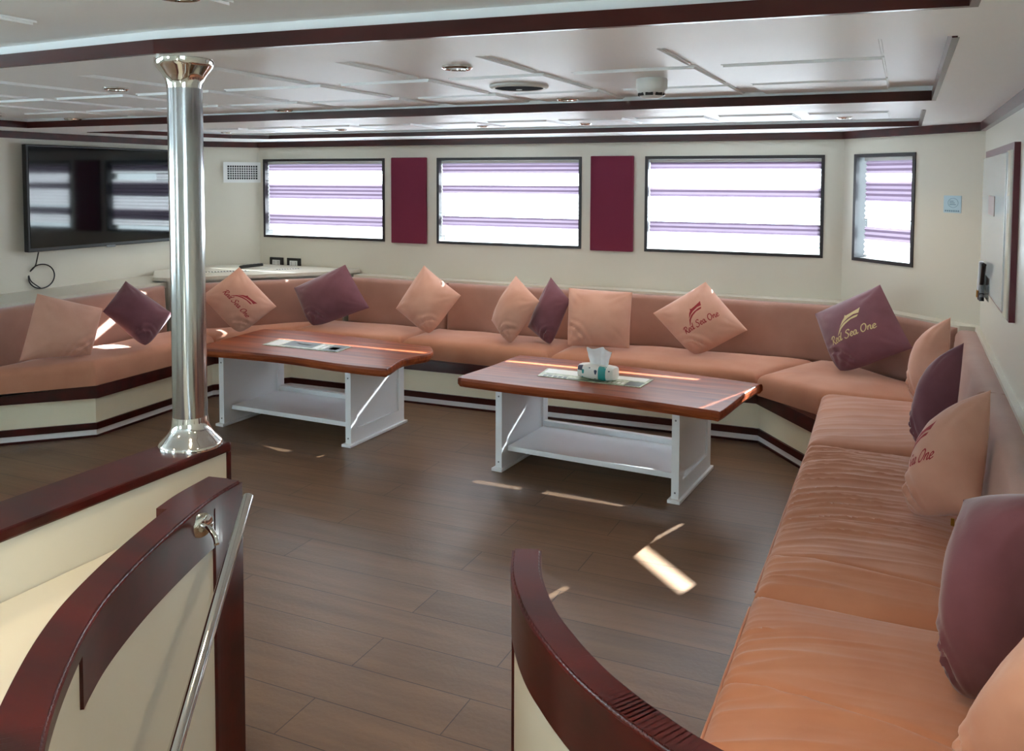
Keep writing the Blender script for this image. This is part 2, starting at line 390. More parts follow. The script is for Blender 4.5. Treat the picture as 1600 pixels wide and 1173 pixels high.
# dark wood edging of the trays and the crown moulding
def edging(idx, path, h):
    bm = bmesh.new(); band(bm, path, -.004, .012, ZC-.0005, ZC+h); struct('trim_%d' % idx, bm, M['wood_dark'])
edging(1, [(-4.6, -1.5), (-4.6, 1.80), (-2.46, 1.76), (-1.8, 1.725), (-.81, 1.795), (.112, 1.86), (.112, -1.5)], .036)
edging(2, [(-5.17, 2.05), (-5.29, 3.96), (.10, 3.96), (.10, 2.24)], .040)
edging(3, [(-5.39, 4.5), (-5.05, 5.60), (-4.82, 5.80), (.075, 5.78), (.075, 4.48)], .030)
crown = [(XL, YR), A_L0, A_L1, A_R0, A_R1, (XR, YR)]
bm = bmesh.new(); band(bm, crown, -.01, .028, 1.926, ZC); struct('trim_4', bm, M['wood_dark'])

# cream ledge on top of the backrests
ledge_l = [(XL, 2.6), A_L0, A_L1, A_R0, A_R1, (XR, 1.2)]
bm = bmesh.new()
prism(bm, [(XL, 2.6), (-5.26, 2.6), (-5.26, 5.03), (-5.30, 5.2), (-5.55, 5.4), (XL, 5.4)], .79, .835); struct('trim_5', bm, M['cream'])
bm = bmesh.new(); prism(bm, [(-4.25, YB), (-4.25, 6.165), (-.40, 6.165), (.295, 5.47), (.375, 5.47), (.375, 1.25), (XR, 1.25), A_R1, A_R0], .79, .835)
struct('trim_6', bm, M['cream'])
# lower lining behind the backrests
bm = bmesh.new(); prism(bm, [(XL, 2.6), (-5.28, 2.6), (-5.28, 5.03), (-5.32, 5.2), (-5.6, 5.4), (XL, 5.4)], 0, .79); struct('trim_7', bm, M['cream'])
bm = bmesh.new(); prism(bm, [(-4.25, YB), (-4.25, 6.185), (-.39, 6.185), (.315, 5.48), (.385, 5.48), (.385, 1.25), (XR, 1.25), A_R1, A_R0], 0, .79); struct('trim_8', bm, M['cream'])

# corner shelf with grilles
sh = thing('corner_shelf', 'cream corner shelf with slotted grilles beneath the air vent', 'shelf', (-5.2, 5.8, 0))
poly = [(-5.73, 5.42), (-5.36, 5.05), (-5.22, 5.06), (-4.28, 6.11), (-4.26, 6.285), (-5.355, 6.285), (-5.735, 5.89)]
bm = bmesh.new(); prism(bm, poly, .845, .872); link('shelf_top', bm, M['cream'], sh)
bm = bmesh.new(); prism(bm, [(-5.72, 5.45), (-5.34, 5.11), (-5.26, 5.11), (-4.33, 6.14), (-4.33, 6.28), (-5.35, 6.28), (-5.72, 5.88)], 0, .845); link('shelf_body', bm, M['cream'], sh)
def grille(c, ang, L, W, n):
    mx = Matrix.Translation(c) @ Matrix.Rotation(ang, 4, 'Z')
    bm = bmesh.new(); box(bm, (-L/2, -W/2, 0), (L/2, W/2, .003), mx); g = link('grille', bm, M['plastic'], sh)
    bm = bmesh.new()
    for i in range(n):
        x = -L/2+.01+(L-.02)*i/n; box(bm, (x, -W/2+.008, .0028), (x+(L-.02)/n*.55, W/2-.008, .0036), mx)
    link('slot_shade', bm, M['opening_shade'], g)  # dark strips laid on the grille for the shade in its slots
grille((-5.20, 5.55, .8725), R(48), .55, .07, 22); grille((-4.80, 6.0, .8725), R(48), .22, .05, 9)
# remote control on the shelf
rc = thing('remote_control', 'black remote control lying on the corner shelf', 'remote control', (-5.13, 5.9, .873))
mx = Matrix.Translation((-5.13, 5.92, .8735)) @ Matrix.Rotation(R(35), 4, 'Z') @ Matrix.Rotation(R(-6), 4, 'Y')
bm = bmesh.new(); box(bm, (-.10, -.024, .010), (.10, .024, .034), mx, .007); link('body', bm, M['black'], rc, True)
bm = bmesh.new()
for i in range(5):
    for j in range(2): box(bm, (-.07+i*.03, -.014+j*.016, .0335), (-.055+i*.03, -.004+j*.016, .0365), mx)
link('button', bm, M['grey'], rc)

# ------------------------------------------------------------------ things on the walls
def on(p, q):
    P = Vector(p); d = (Vector(q)-P).normalized(); n = Vector((d.y, -d.x))        # n points into the room
    return Matrix(((d.x, n.x, 0, P.x), (d.y, n.y, 0, P.y), (0, 0, 1, 0), (0, 0, 0, 1)))
MB, MDR, MDL = on(A_L1, A_R0), on(A_R0, A_R1), on(A_L0, A_L1)
# air vent on the slanted corner
vt = thing('air_vent', 'white square-grid air vent high on the slanted wall beside the blind', 'vent', MDL @ Vector((.415, 0, 1.70)))
mv = MDL @ Matrix.Translation((.415, 0, 1.702)); bm = bmesh.new()
W2, H2 = .165, .092; w2, h2 = .13, .062
for a, b in (((-W2, 0, -H2), (-w2, .014, H2)), ((w2, 0, -H2), (W2, .014, H2)), ((-w2, 0, h2), (w2, .014, H2)), ((-w2, 0, -H2), (w2, .014, -h2))): box(bm, a, b, mv)
link('vent_frame', bm, M['plastic'], vt)
bm = bmesh.new(); box(bm, (-w2, .0005, -h2), (w2, .003, h2), mv); link('vent_shade', bm, M['opening_shade'], vt)  # dark plate on the wall for the shade behind the grid
bm = bmesh.new()
for i in range(1, 13): x = -w2+2*w2*i/13; box(bm, (x-.0025, .003, -h2), (x+.0025, .010, h2), mv)
for j in range(1, 6): z = -h2+2*h2*j/6; box(bm, (-w2, .003, z-.003), (w2, .009, z+.003), mv)
link('vent_grid', bm, M['plastic'], vt)
# power sockets
for s, lab in ((.195, 'black-framed power socket closer to the corner shelf end'), (.388, 'black-framed power socket below the first blind, farther from the air vent')):
    t = thing('power_socket', lab, 'socket', MB @ Vector((s, 0, .89)), 'power sockets on the back wall')
    ms = MB @ Matrix.Translation((s, 0, .889)); bm = bmesh.new(); box(bm, (-.076, 0, -.049), (.076, .012, .049), ms, .004); link('cover_frame', bm, M['black'], t)
    bm = bmesh.new(); box(bm, (-.042, .011, -.026), (.042, .0155, .026), ms, .002); ins = link('socket_insert', bm, M['plastic'], t)
    for dx in (-.024, .024):
        for dz in (-.012, 0, .012): bxo('hole_shade', (dx-.003, .015, dz-.003), (dx+.003, .0165, dz+.003), M['opening_shade'], ins, 0, ms)  # small dark blocks for the shade in the pin holes
# small notice
nt_ = thing('notice', 'small pale blue paper notice on the slanted wall beside the narrow window', 'notice', MDR @ Vector((.895, 0, 1.51)))
mn = MDR @ Matrix.Translation((.895, 0, 1.513)); bm = bmesh.new(); box(bm, (-.062, 0.0005, -.05), (.062, .002, .05), mn); link('paper', bm, M['paper'], nt_)
bm = bmesh.new()
for i in range(24):
    a, b2 = 2*math.pi*i/24, 2*math.pi*(i+1)/24
    v4 = [mn @ Vector((.005+r_*math.cos(q), .0024, .008+r_*.75*math.sin(q))) for r_, q in ((.034, a), (.037, a), (.037, b2), (.034, b2))]
    bm.faces.new([bm.verts.new(v) for v in v4])
for i in range(7): box(bm, (-.052+i*.015, .002, -.043), (-.042+i*.015, .0026, -.034), mn)
for j in range(3): box(bm, (-.02, .002, -.004+j*.010), (.024-.008*j, .0026, .0+j*.010), mn)
link('print', bm, M['ink'], nt_)
# notice board on the right wall
MR = on(A_R1, (XR, YR))
wb = thing('notice_board', 'glossy white board in a maroon frame with a pen holder', 'notice board', (XR, 4.55, 1.45))
def my(y): return A_R1[1]-y
bm = bmesh.new(); y0, y1 = my(5.17), my(3.86)
for a, b in (((y0, 0, 1.10), (y0+.05, .022, 1.80)), ((y1-.06, 0, 1.10), (y1, .022, 1.80)), ((y0+.05, 0, 1.75), (y1-.06, .022, 1.80)), ((y0+.05, 0, 1.10), (y1-.06, .022, 1.15))): box(bm, a, b, MR)
link('frame', bm, M['frame_red'], wb)
bm = bmesh.new(); box(bm, (y0+.03, .022, 1.12), (y1-.16, .034, 1.765), MR, .004); pn = link('panel', bm, M['board'], wb)
bm = bmesh.new(); box(bm, (y1-.16, .018, 1.11), (y1-.02, .03, 1.77), MR); link('steel_edge', bm, M['steel_polished'], wb)
bm = bmesh.new(); box(bm, (y0+.42, .0335, 1.49), (y0+.72, .036, 1.58), MR); link('photo_print', bm, M['slate'], pn)
ph = thing('pen_holder', 'clear pocket with pens fixed to the lower edge of the white board', 'pen holder', MR @ Vector((y0+.35, .05, 1.10)))
bm = bmesh.new(); box(bm, (y0+.10, .036, 1.09), (y0+.62, .040, 1.20), MR); link('pocket', bm, M['glass'], ph)
for k, (s, m_, lean) in enumerate(((.22, 'white', .10), (.32, 'black', .16), (.40, 'grey', -.05))):
    bm = bmesh.new(); tube(bm, [MR @ Vector((y0+s, .05, 1.085)), MR @ Vector((y0+s+lean, .05, 1.25))], .011, 10); pen = link('pen', bm, M[m_], ph, True)
    bm = bmesh.new(); tube(bm, [MR @ Vector((y0+s-.012*(lean > 0), .05, 1.067)), MR @ Vector((y0+s+lean*.12, .05, 1.105))], .0118, 10); link('pen_tip', bm, M['brass' if k == 0 else 'black'], pen, True)
# television
tv = thing('television', 'large black flat television mounted on the wall above the bench', 'television', (-5.66, 4.92, 1.12))
bm = bmesh.new(); box(bm, (-5.70, 4.215, 1.118), (-5.655, 5.60, 1.885), bevel=.006); link('casing', bm, M['black'], tv)
bm = bmesh.new(); box(bm, (-5.6555, 4.232, 1.145), (-5.651, 5.585, 1.872)); link('screen', bm, M['screen'], tv)
bm = bmesh.new(); box(bm, (-5.657, 4.88, 1.110), (-5.648, 4.96, 1.126), bevel=.002); link('logo_tab', bm, M['grey'], tv)
bm = bmesh.new(); box(bm, (-5.749, 4.7, 1.35), (-5.70, 5.1, 1.65)); link('wall_bracket', bm, M['black'], tv)
bm = bmesh.new()
cpts = [(-5.69, 4.33, 1.13), (-5.70, 4.34, 1.06), (-5.735, 4.36, 1.0), (-5.735, 4.30, .96), (-5.735, 4.255, .90), (-5.735, 4.28, .84)]
lp = [(-5.735, 4.375+.105*math.cos(a), .93+.088*math.sin(a)) for a in [R(150-q) for q in range(0, 341, 20)]]
tube(bm, catmull([(-5.69, 4.32, 1.112), (-5.72, 4.33, 1.06), (-5.735, 4.325, 1.01)]+lp+[(-5.733, 4.29, .90), (-5.73, 4.36, .845)], 5), .0045, 8)
tag(link('power_cable', bm, M['black'], None, True), 'black cable hanging in a loop below the television', 'cable')

# ------------------------------------------------------------------ ceiling fittings
def downlight(x, y, z, lit, label, group, r=.05):
    t = thing('downlight', label, 'ceiling light', (x, y, z), group)
    bm = bmesh.new(); lathe(bm, [(r, 0), (r, -.006), (r*.86, -.011), (r*.72, -.008), (r*.70, 0)], (x, y, z), 28); link('trim_ring', bm, M['steel_polished'], t, True)
    bm = bmesh.new(); lathe(bm, [(r*.70, -.001), (r*.70, -.004), (r*.3, -.006)], (x, y, z), 24); link('lamp_lens', bm, M['lamp_on' if lit else 'lamp_off'], t)
    if lit:
        ld = bpy.data.lights.new('lamp', 'SPOT'); ld.energy = lit; ld.color = (1, .80, .55); ld.spot_size = R(130); ld.spot_blend = .7; ld.shadow_soft_size = .035
        lo = bpy.data.objects.new('lamp', ld); COL.objects.link(lo); lo.parent = t; lo.location = (0, 0, -.02)
for x, y, lab in ((-1.367, 2.59, 'unlit recessed ceiling light on the camera side of the round speaker'), (-3.01, 2.66, 'unlit recessed ceiling light just beyond the top of the steel pole'),
                  (-3.087, 3.83, 'unlit recessed ceiling light by the dark beam above the first coffee table'), (-1.437, 3.815, 'unlit recessed ceiling light between the speaker and the dark beam'),
                  (-4.79, 3.90, 'unlit recessed ceiling light near the television end of the recess')):
    downlight(x, y, TZ[1]-.0115, 0, lab, 'unlit ceiling lights in the panelled recess', .052)
for x, lab in ((-4.825, 'small lit ceiling light above the corner shelf'), (-3.75, 'small lit ceiling light above the bench corner near the first blind'), (-2.602, 'small lit ceiling light above the bench by the middle window'), (-1.871, 'small lit ceiling light above the maroon panel by the wide window'),
               (-.325, 'small lit ceiling light above the slanted corner')):
    downlight(x, 5.30, TZ[2]-.0115, 7, lab, 'small ceiling lights above the back bench', .042)
for x, y, lab in ((-.9, .6, 'lit ceiling light over the stair opening'), (-2.4, .6, 'lit ceiling light over the half wall'), (-3.9, .6, 'lit ceiling light over the open floor'), (-2.4, -.8, 'lit ceiling light behind the half wall'), (-.30, 1.30, 'added fill light in the ceiling over the stair end of the bench'), (-1.35, 1.35, 'added fill light in the ceiling between the steel pole and the bench')):  # the last two are added fill lamps that brighten the bench end
    downlight(x, y, TZ[0]-.0115, 17, lab, 'lit ceiling lights in the entrance recess', .05)
def speaker(x, y, lab):
    z = TZ[1]-.0115; t = thing('ceiling_speaker', lab, 'speaker', (x, y, z), 'round ceiling speakers')
    bm = bmesh.new(); lathe(bm, [(.118, 0), (.118, -.008), (.108, -.014), (.098, -.012), (.096, 0)], (x, y, z), 40); link('rim', bm, M['plastic'], t, True)
    bm = bmesh.new(); lathe(bm, [(.097, -.002), (.097, -.012), (.05, -.015), (.015, -.0155)], (x, y, z), 40); link('speaker_grille', bm, M['speaker'], t, True)
    bm = bmesh.new(); lathe(bm, [(.012, -.014), (.012, -.018), (.004, -.0185)], (x, y, z), 16); link('badge', bm, M['plastic'], t)
speaker(-1.418, 3.215, 'round dark ceiling speaker nearer the smoke detector'); speaker(-4.92, 3.40, 'round dark ceiling speaker near the television wall')
x, y, z = -.869, 3.19, TZ[1]-.0115
t = thing('smoke_detector', 'white smoke detector on the ceiling panel', 'smoke detector', (x, y, z))
bm = bmesh.new(); lathe(bm, [(.056, 0), (.058, -.006), (.058, -.038), (.054, -.044)], (x, y, z), 32); link('base', bm, M['plastic'], t, True)
bm = bmesh.new(); lathe(bm, [(.053, -.044), (.047, -.058), (.041, -.066), (.030, -.072), (.012, -.073)], (x, y, z), 32); link('cap', bm, M['plastic'], t, True)
bm = bmesh.new()
for i in range(8):
    mx = Matrix.Translation((x, y, z-.0585)) @ Matrix.Rotation(2*math.pi*(i+.1)/8, 4, 'Z')
    box(bm, (.044, -.014, -.0055), (.0485, .014, .0055), mx)
link('air_slot_shade', bm, M['black'], t)  # black blocks on the cap for the shade in its air slots

# ------------------------------------------------------------------ bench
base_line = [(XL+.02, 2.86), (-4.67, 3.92), (-4.74, 5.02), (-4.36, 5.47), (-.80, 5.57), (-.32, 4.92), (-.32, 1.26), (XR-.02, 1.26)]
bench = thing('built_in_bench', 'long cream built-in bench base with dark wood edge around the saloon walls', 'bench', (-2.5, 5.6, 0))
inner = [(-5.27, 2.95), (-5.27, 5.1), (-4.2, 6.17), (-.40, 6.17), (.30, 5.47), (.30, 1.45)]
def bl(d): return offset_line(base_line, d)
bm = bmesh.new(); band(bm, base_line, -.02, 0, .045, .26); link('front_panel', bm, M['bench_cream'], bench)
bm = bmesh.new(); band(bm, base_line, -.03, .035, .255, .335); link('edge_rail', bm, M['wood_dark'], bench)
bm = bmesh.new(); band(bm, base_line, -.005, .014, .05, .092); link('lower_trim', bm, M['wood_dark'], bench)
bm = bmesh.new(); band(bm, base_line, -.02, .004, .014, .05); link('toe_strip', bm, M['white'], bench)
bm = bmesh.new(); band(bm, base_line, -.02, .012, 0, .014); link('floor_bead', bm, M['wood_dark'], bench)
bm = bmesh.new()
ring = bl(-.03)
rv = ring+inner[::-1]
vs = [bm.verts.new((p[0], p[1], .325)) for p in rv]
for t3 in tessellate_polygon([[Vector((p[0], p[1], 0)) for p in rv]]): bm.faces.new([vs[i] for i in t3])
bmesh.ops.recalc_face_normals(bm, faces=bm.faces[:]); link('seat_board', bm, M['cream'], bench)

def polyint(P, t):
    L = [0]
    for a, b in zip(P, P[1:]): L.append(L[-1]+(b-a).length)
    s = t*L[-1]
    for i in range(len(P)-1):
        if s <= L[i+1]+1e-9: return P[i].lerp(P[i+1], (s-L[i])/max(1e-9, L[i+1]-L[i]))
    return P[-1]
def segdist(p, a, b):
    ab = b-a; t = max(0, min(1, (p-a).dot(ab)/ab.length_squared)); return (p-(a+ab*t)).length
def spacing(n, L, r):
    k = 5; e = min(.4, r/L)
    c = [e*(i/k)**1.5 for i in range(k+1)]
    return c+[e+(1-2*e)*i/n for i in range(1, n)]+[1-x for x in c[::-1]]
def cushion(front, right, back, left, z0, z1, r, crown, wr=None, M4=None, res=.02, resu=None, name='seat_cushion', m=None, parent=None):
    """soft slab from four boundary polylines (front A->B, right B->C, back D->C, left A->D)"""
    F, Rr, K, Lf = [[Vector(p) for p in q] for q in (front, right, back, left)]
    Lu = max((F[-1]-F[0]).length, (K[-1]-K[0]).length); Lv = max((Lf[-1]-Lf[0]).length, (Rr[-1]-Rr[0]).length)
    U = spacing(max(4, int(Lu/(resu or res))), Lu, r); V = spacing(max(4, int(Lv/res)), Lv, r)
    bd = []
    for q in (F, Rr, K, Lf): bd += list(zip(q, q[1:]))
    A, Bp, C, D = F[0], F[-1], K[-1], K[0]
    bm = bmesh.new(); G = []
    for v in V:
        row = []
        for u in U:
            p = polyint(F, u)*(1-v)+polyint(K, u)*v+polyint(Lf, v)*(1-u)+polyint(Rr, v)*u-(A*(1-u)*(1-v)+Bp*u*(1-v)+C*u*v+D*(1-u)*v)
            d = min(segdist(p, a, b) for a, b in bd)
            z = z1+crown*(1-(1-min(1, d/.22))**2)
            if d < r: z -= r-math.sqrt(max(0, r*r-(r-d)**2))
            if wr: z += wr(p.x, p.y, d, u, v)*min(1, d/.03+.25)
            row.append(bm.verts.new((p.x, p.y, z)))
        G.append(row)
    nv, nu = len(V), len(U)
    for j in range(nv-1):
        for i in range(nu-1): bm.faces.new((G[j][i], G[j][i+1], G[j+1][i+1], G[j+1][i]))
    ringv = [G[0][i] for i in range(nu)]+[G[j][-1] for j in range(1, nv)]+[G[-1][i] for i in range(nu-2, -1, -1)]+[G[j][0] for j in range(nv-2, 0, -1)]
    prev = ringv; cen = sum((v.co for v in ringv), Vector())/len(ringv)
    zt = sum(v.co.z for v in ringv)/len(ringv)
    for f, o in ((.5, .004), (1, -.004)):
        nx = []
        for v in ringv:
            dd = (v.co-cen); dd.z = 0; dd.normalize()
            nx.append(bm.verts.new((v.co.x+dd.x*o, v.co.y+dd.y*o, v.co.z+(z0-v.co.z)*f)))
        for i in range(len(ringv)): bm.faces.new((prev[i], nx[i], nx[(i+1) % len(nx)], prev[(i+1) % len(nx)]))
        prev = nx
    bm.faces.new(prev)
    bmesh.ops.recalc_face_normals(bm, faces=bm.faces[:])
    if M4: bmesh.ops.transform(bm, matrix=M4, verts=bm.verts[:])
    return link(name, bm, m or M['pink'], parent, True)

def soft(seed, amp):
    return lambda x, y, d, u, v: amp*noise.noise(Vector((x*3+seed, y*3, seed)))
def ridge(x): return (1-abs(x))**3
def wrinkled(seed, amp, freq, along='x', edge=None, creases=()):
    """folds running across the seat (along x), strongest towards the front edge"""
    def f(x, y, d, u, v):
        q = noise.noise(Vector((x*1.8+seed, y*1.6, seed)))*.09
        yy = y+q-.10*x
        n1 = noise.noise(Vector((x*1.1+seed, yy*freq, seed*.7)))
        n2 = noise.noise(Vector((x*1.7-seed, (yy+.05*x)*freq*2.1, seed*.3)))
        n3 = noise.noise(Vector((x*2.3+seed, (yy-.06*x)*freq*.5, seed*1.3)))
        w = edge(x, y, u, v) if edge else 1
        h = amp*w*(ridge(n1*1.7)-.3)+amp*.4*w*(ridge(n2*1.8)-.3)+amp*.5*w*n3
        h += .006*noise.noise(Vector((x*3+seed, y*3, seed)))
        for yc, dep, slope in creases:
            t = y-(yc+slope*(x+.37)+.01*noise.noise(Vector((x*8, seed, 0))))
            h -= dep*(1-.55*u if False else 1)*math.exp(-(t/.012)**2)*max(.15, 1-(x+.37)/.75)
            h += dep*.5*math.exp(-((t+.03)/.03)**2)*max(.15, 1-(x+.37)/.75)
        return h
    return f
ZB, ZS = .335, .462
def seat(front, right, back, left, label, wr, group='seat cushions on the bench', crown=.032, r=.045, dz=0, resu=None):
    o = cushion(front, right, back, left, ZB, ZS+dz, r, crown, wr, resu=resu)
    return tag(o, label, 'seat cushion', group)
g = .004
seat([(-4.64, 3.90), (-4.67, 4.97)], [(-4.67, 4.97), (-5.115, 5.03)], [(-5.115, 3.32), (-5.115, 5.03)], [(-4.64, 3.90), (-5.115, 3.32)], 'pink seat cushion with a chamfered front corner below the television', soft(1.3, .010), dz=.015)
seat([(-4.67, 4.985), (-4.375, 5.45)], [(-4.375, 5.45), (-4.28, 5.99)], [(-5.10, 5.02), (-4.28, 5.99)], [(-4.67, 4.985), (-5.10, 5.02)], 'wedge-shaped pink seat cushion in the corner by the corner shelf', soft(2.3, .008), dz=.008)
seat([(-4.365, 5.46), (-3.375, 5.50)], [(-3.375, 5.50), (-3.375, 6.02)], [(-4.365, 6.02), (-3.375, 6.02)], [(-4.365, 5.46), (-4.365, 6.02)], 'pink seat cushion behind the table without a tissue pack, under the first blind', soft(3.3, .010))
seat([(-3.365, 5.50), (-2.185, 5.47)], [(-2.185, 5.47), (-2.185, 6.02)], [(-3.365, 6.02), (-2.185, 6.02)], [(-3.365, 5.50), (-3.365, 6.02)], 'pink seat cushion under the middle window between the two tables', soft(4.3, .012))
seat([(-2.175, 5.47), (-.805, 5.43)], [(-.805, 5.43), (-.50, 6.02)], [(-2.175, 6.02), (-.50, 6.02)], [(-2.175, 5.47), (-2.175, 6.02)], 'long pink seat cushion behind the tissue pack under the wide window', soft(5.3, .012))
seat([(-.795, 5.42), (-.41, 5.10)], [(-.41, 5.10), (.25, 5.10)], [(-.49, 6.02), (-.36, 6.02), (.25, 5.41), (.25, 5.10)][:3], [(-.795, 5.42), (-.49, 6.02)], 'angled pink seat cushion under the slanted corner window', soft(6.3, .010)) if False else None
seat([(-.795, 5.42), (-.41, 5.10)], [(-.41, 5.10), (.24, 5.10), (.24, 5.40)], [(-.49, 6.02), (-.36, 6.01), (.235, 5.42)], [(-.795, 5.42), (-.49, 6.03)], 'angled pink seat cushion under the slanted corner window', soft(6.3, .010))
ed = lambda x, y, u, v: .45+.55*max(0, 1-(x+.38)/.45)
seat([(-.38, 4.085), (-.40, 5.09)], [(-.40, 5.09), (.24, 5.09)], [(.24, 4.085), (.24, 5.09)], [(-.38, 4.085), (.24, 4.085)], 'wrinkled pink seat cushion next to the angled corner cushion', wrinkled(7.1, .006, 8, edge=ed), resu=.008)
r2 = seat([(-.375, 2.535), (-.378, 4.075)], [(-.378, 4.075), (.24, 4.075)], [(.24, 2.535), (.24, 4.075)], [(-.375, 2.535), (.24, 2.535)], 'heavily wrinkled long pink seat cushion in front of the embroidered pillow with the zip', wrinkled(8.4, .014, 15, edge=lambda x, y, u, v: (.35+.75*max(0, 1-(x+.38)/.5))*(1 if y > 3.0 else .5), creases=((2.79, .026, -.12),)), resu=.006)
r3 = seat([(-.375, 1.30), (-.375, 2.525)], [(-.375, 2.525), (.24, 2.525)], [(.24, 1.30), (.24, 2.525)], [(-.375, 1.30), (.24, 1.30)], 'pink seat cushion with a piped edge beside the curved stair wall', wrinkled(9.2, .010, 13, edge=lambda x, y, u, v: (.25+.9*max(0, 1-(x+.38)/.45))*(1 if y < 2.3 else .4), creases=((2.04, .028, -.16),)), resu=.006)
for o, ya, yb in ((r2, 2.58, 4.03), (r3, 1.34, 2.48)):
    bm = bmesh.new(); tube(bm, [(-.372, ya+(yb-ya)*i/30, ZS-.022+.002*math.sin(i)) for i in range(31)], .004, 8); link('piping', bm, M['pink'], o, True)

def backrest(p, q, z0, z1, th, lean, label, seed, name='back_cushion'):
    """upright cushion whose face runs p -> q (room on the right-hand side), leaning back by lean"""
    P = Vector((*p, 0)); D = Vector((*q, 0))-P; L = D.length; d = D/L; n = Vector((d.y, -d.x, 0))
    up = (Vector((0, 0, 1))-n*lean).normalized(); out = d.cross(up)
    if out.dot(n) < 0: out = -out
    m4 = Matrix(((d.x, up.x, out.x, P.x), (d.y, up.y, out.y, P.y), (d.z, up.z, out.z, z0), (0, 0, 0, 1)))
    H = (z1-z0)
    o = cushion([(0, 0), (L, 0)], [(L, 0), (L, H)], [(0, H), (L, H)], [(0, 0), (0, H)], -th, -.012, .035, .016, soft(seed, .006), m4, res=.035, name=name, m=M['pink_back'])
    return tag(o, label, 'back cushion', 'back cushions along the bench')
BZ0, BZ1 = .44, .825
backrest((-5.12, 3.10), (-5.12, 4.99), BZ0, BZ1, .11, .06, 'pink back cushion on the wall below the television', 1.1)
backrest((-5.105, 5.01), (-4.245, 6.02), BZ0, BZ1, .10, .03, 'pink back cushion set across the corner in front of the shelf', 2.1)
backrest((-4.235, 6.03), (-3.305, 6.03), BZ0, BZ1, .11, .06, 'pink back cushion under the first blind, behind a mauve pillow', 3.1)
backrest((-3.295, 6.03), (-2.085, 6.03), BZ0, BZ1, .11, .06, 'pink back cushion under the middle window', 4.1)
backrest((-2.075, 6.03), (-.375, 6.03), BZ0, BZ1, .11, .06, 'long pink back cushion under the wide window', 5.1)
backrest((-.345, 6.025), (.245, 5.435), BZ0, BZ1, .10, .04, 'pink back cushion behind the gold-embroidered mauve pillow', 6.1)
backrest((.245, 5.41), (.245, 3.86), BZ0, BZ1, .11, .06, 'pink back cushion below the white board', 7.1)
backrest((.258, 3.85), (.258, 2.35), BZ0, BZ1, .10, .06, 'pink back cushion behind the embroidered pillow with the zip', 8.1)
backrest((.285, 2.34), (.285, 1.30), BZ0, BZ1, .08, .06, 'pink back cushion at the stair end of the bench', 9.1)

# ------------------------------------------------------------------ throw pillows
GLY = {
 'R': (.72, [[(.02, -.02), (.14, .5), (.24, .98)], [(-.10, .78), (.12, 1.02), (.5, 1.0), (.58, .74), (.36, .54), (.16, .5)], [(.18, .5), (.4, .2), (.56, -.04), (.74, .06)]]),
 'e': (.46, [[(-.02, .22), (.22, .3), (.36, .46), (.22, .58), (.05, .4), (.02, .14), (.16, 0), (.46, .16)]]),
 'd': (.64, [[(.40, .5), (.2, .58), (.02, .3), (.06, .04), (.24, .06), (.42, .4), (.62, 1.05)], [(.46, .5), (.40, .1), (.48, 0), (.66, .14)]]),
 'S': (.74, [[(.70, .82), (.58, 1.02), (.32, .98), (.22, .74), (.42, .54), (.52, .28), (.36, .02), (.06, -.02), (-.08, .18)]]),
 'a': (.58, [[(.42, .5), (.22, .58), (.02, .3), (.06, .04), (.24, .06), (.44, .54)], [(.44, .54), (.38, .12), (.46, 0), (.62, .14)]]),
 'O': (.82, [[(.46, 1.02), (.18, .86), (.02, .4), (.14, .02), (.42, .02), (.68, .4), (.66, .86), (.42, 1.0), (.30, .84)]]),
 'n': (.62, [[(.0, 0), (.06, .3), (.12, .56)], [(.08, .28), (.24, .54), (.40, .5), (.36, .14), (.44, 0), (.64, .14)]]),
}
def lettering():
    strokes = []; x = 0
    for ch in 'Red Sea One':
        if ch == ' ': x += .42; continue
        adv, st = GLY[ch]
        for s in st: strokes.append([(x+px+.22*py, py) for px, py in s])
        x += adv
    return strokes, x
EMB = [  # boat silhouette and swooshes, unit frame (x along the words, y up), above the words
 [(-.62, .10), (-.44, .40), (-.30, .52), (-.26, .66), (-.18, .60), (.10, .64), (.52, .74), (.66, .80), (.60, .50), (.30, .52), (-.10, .42), (-.36, .30)],
 [(-.80, -.30), (-.62, .06), (-.34, .26), (-.04, .36), (.30, .42), (.58, .42), (.50, .32), (.10, .30), (-.24, .18), (-.50, .02), (-.68, -.20)],
]
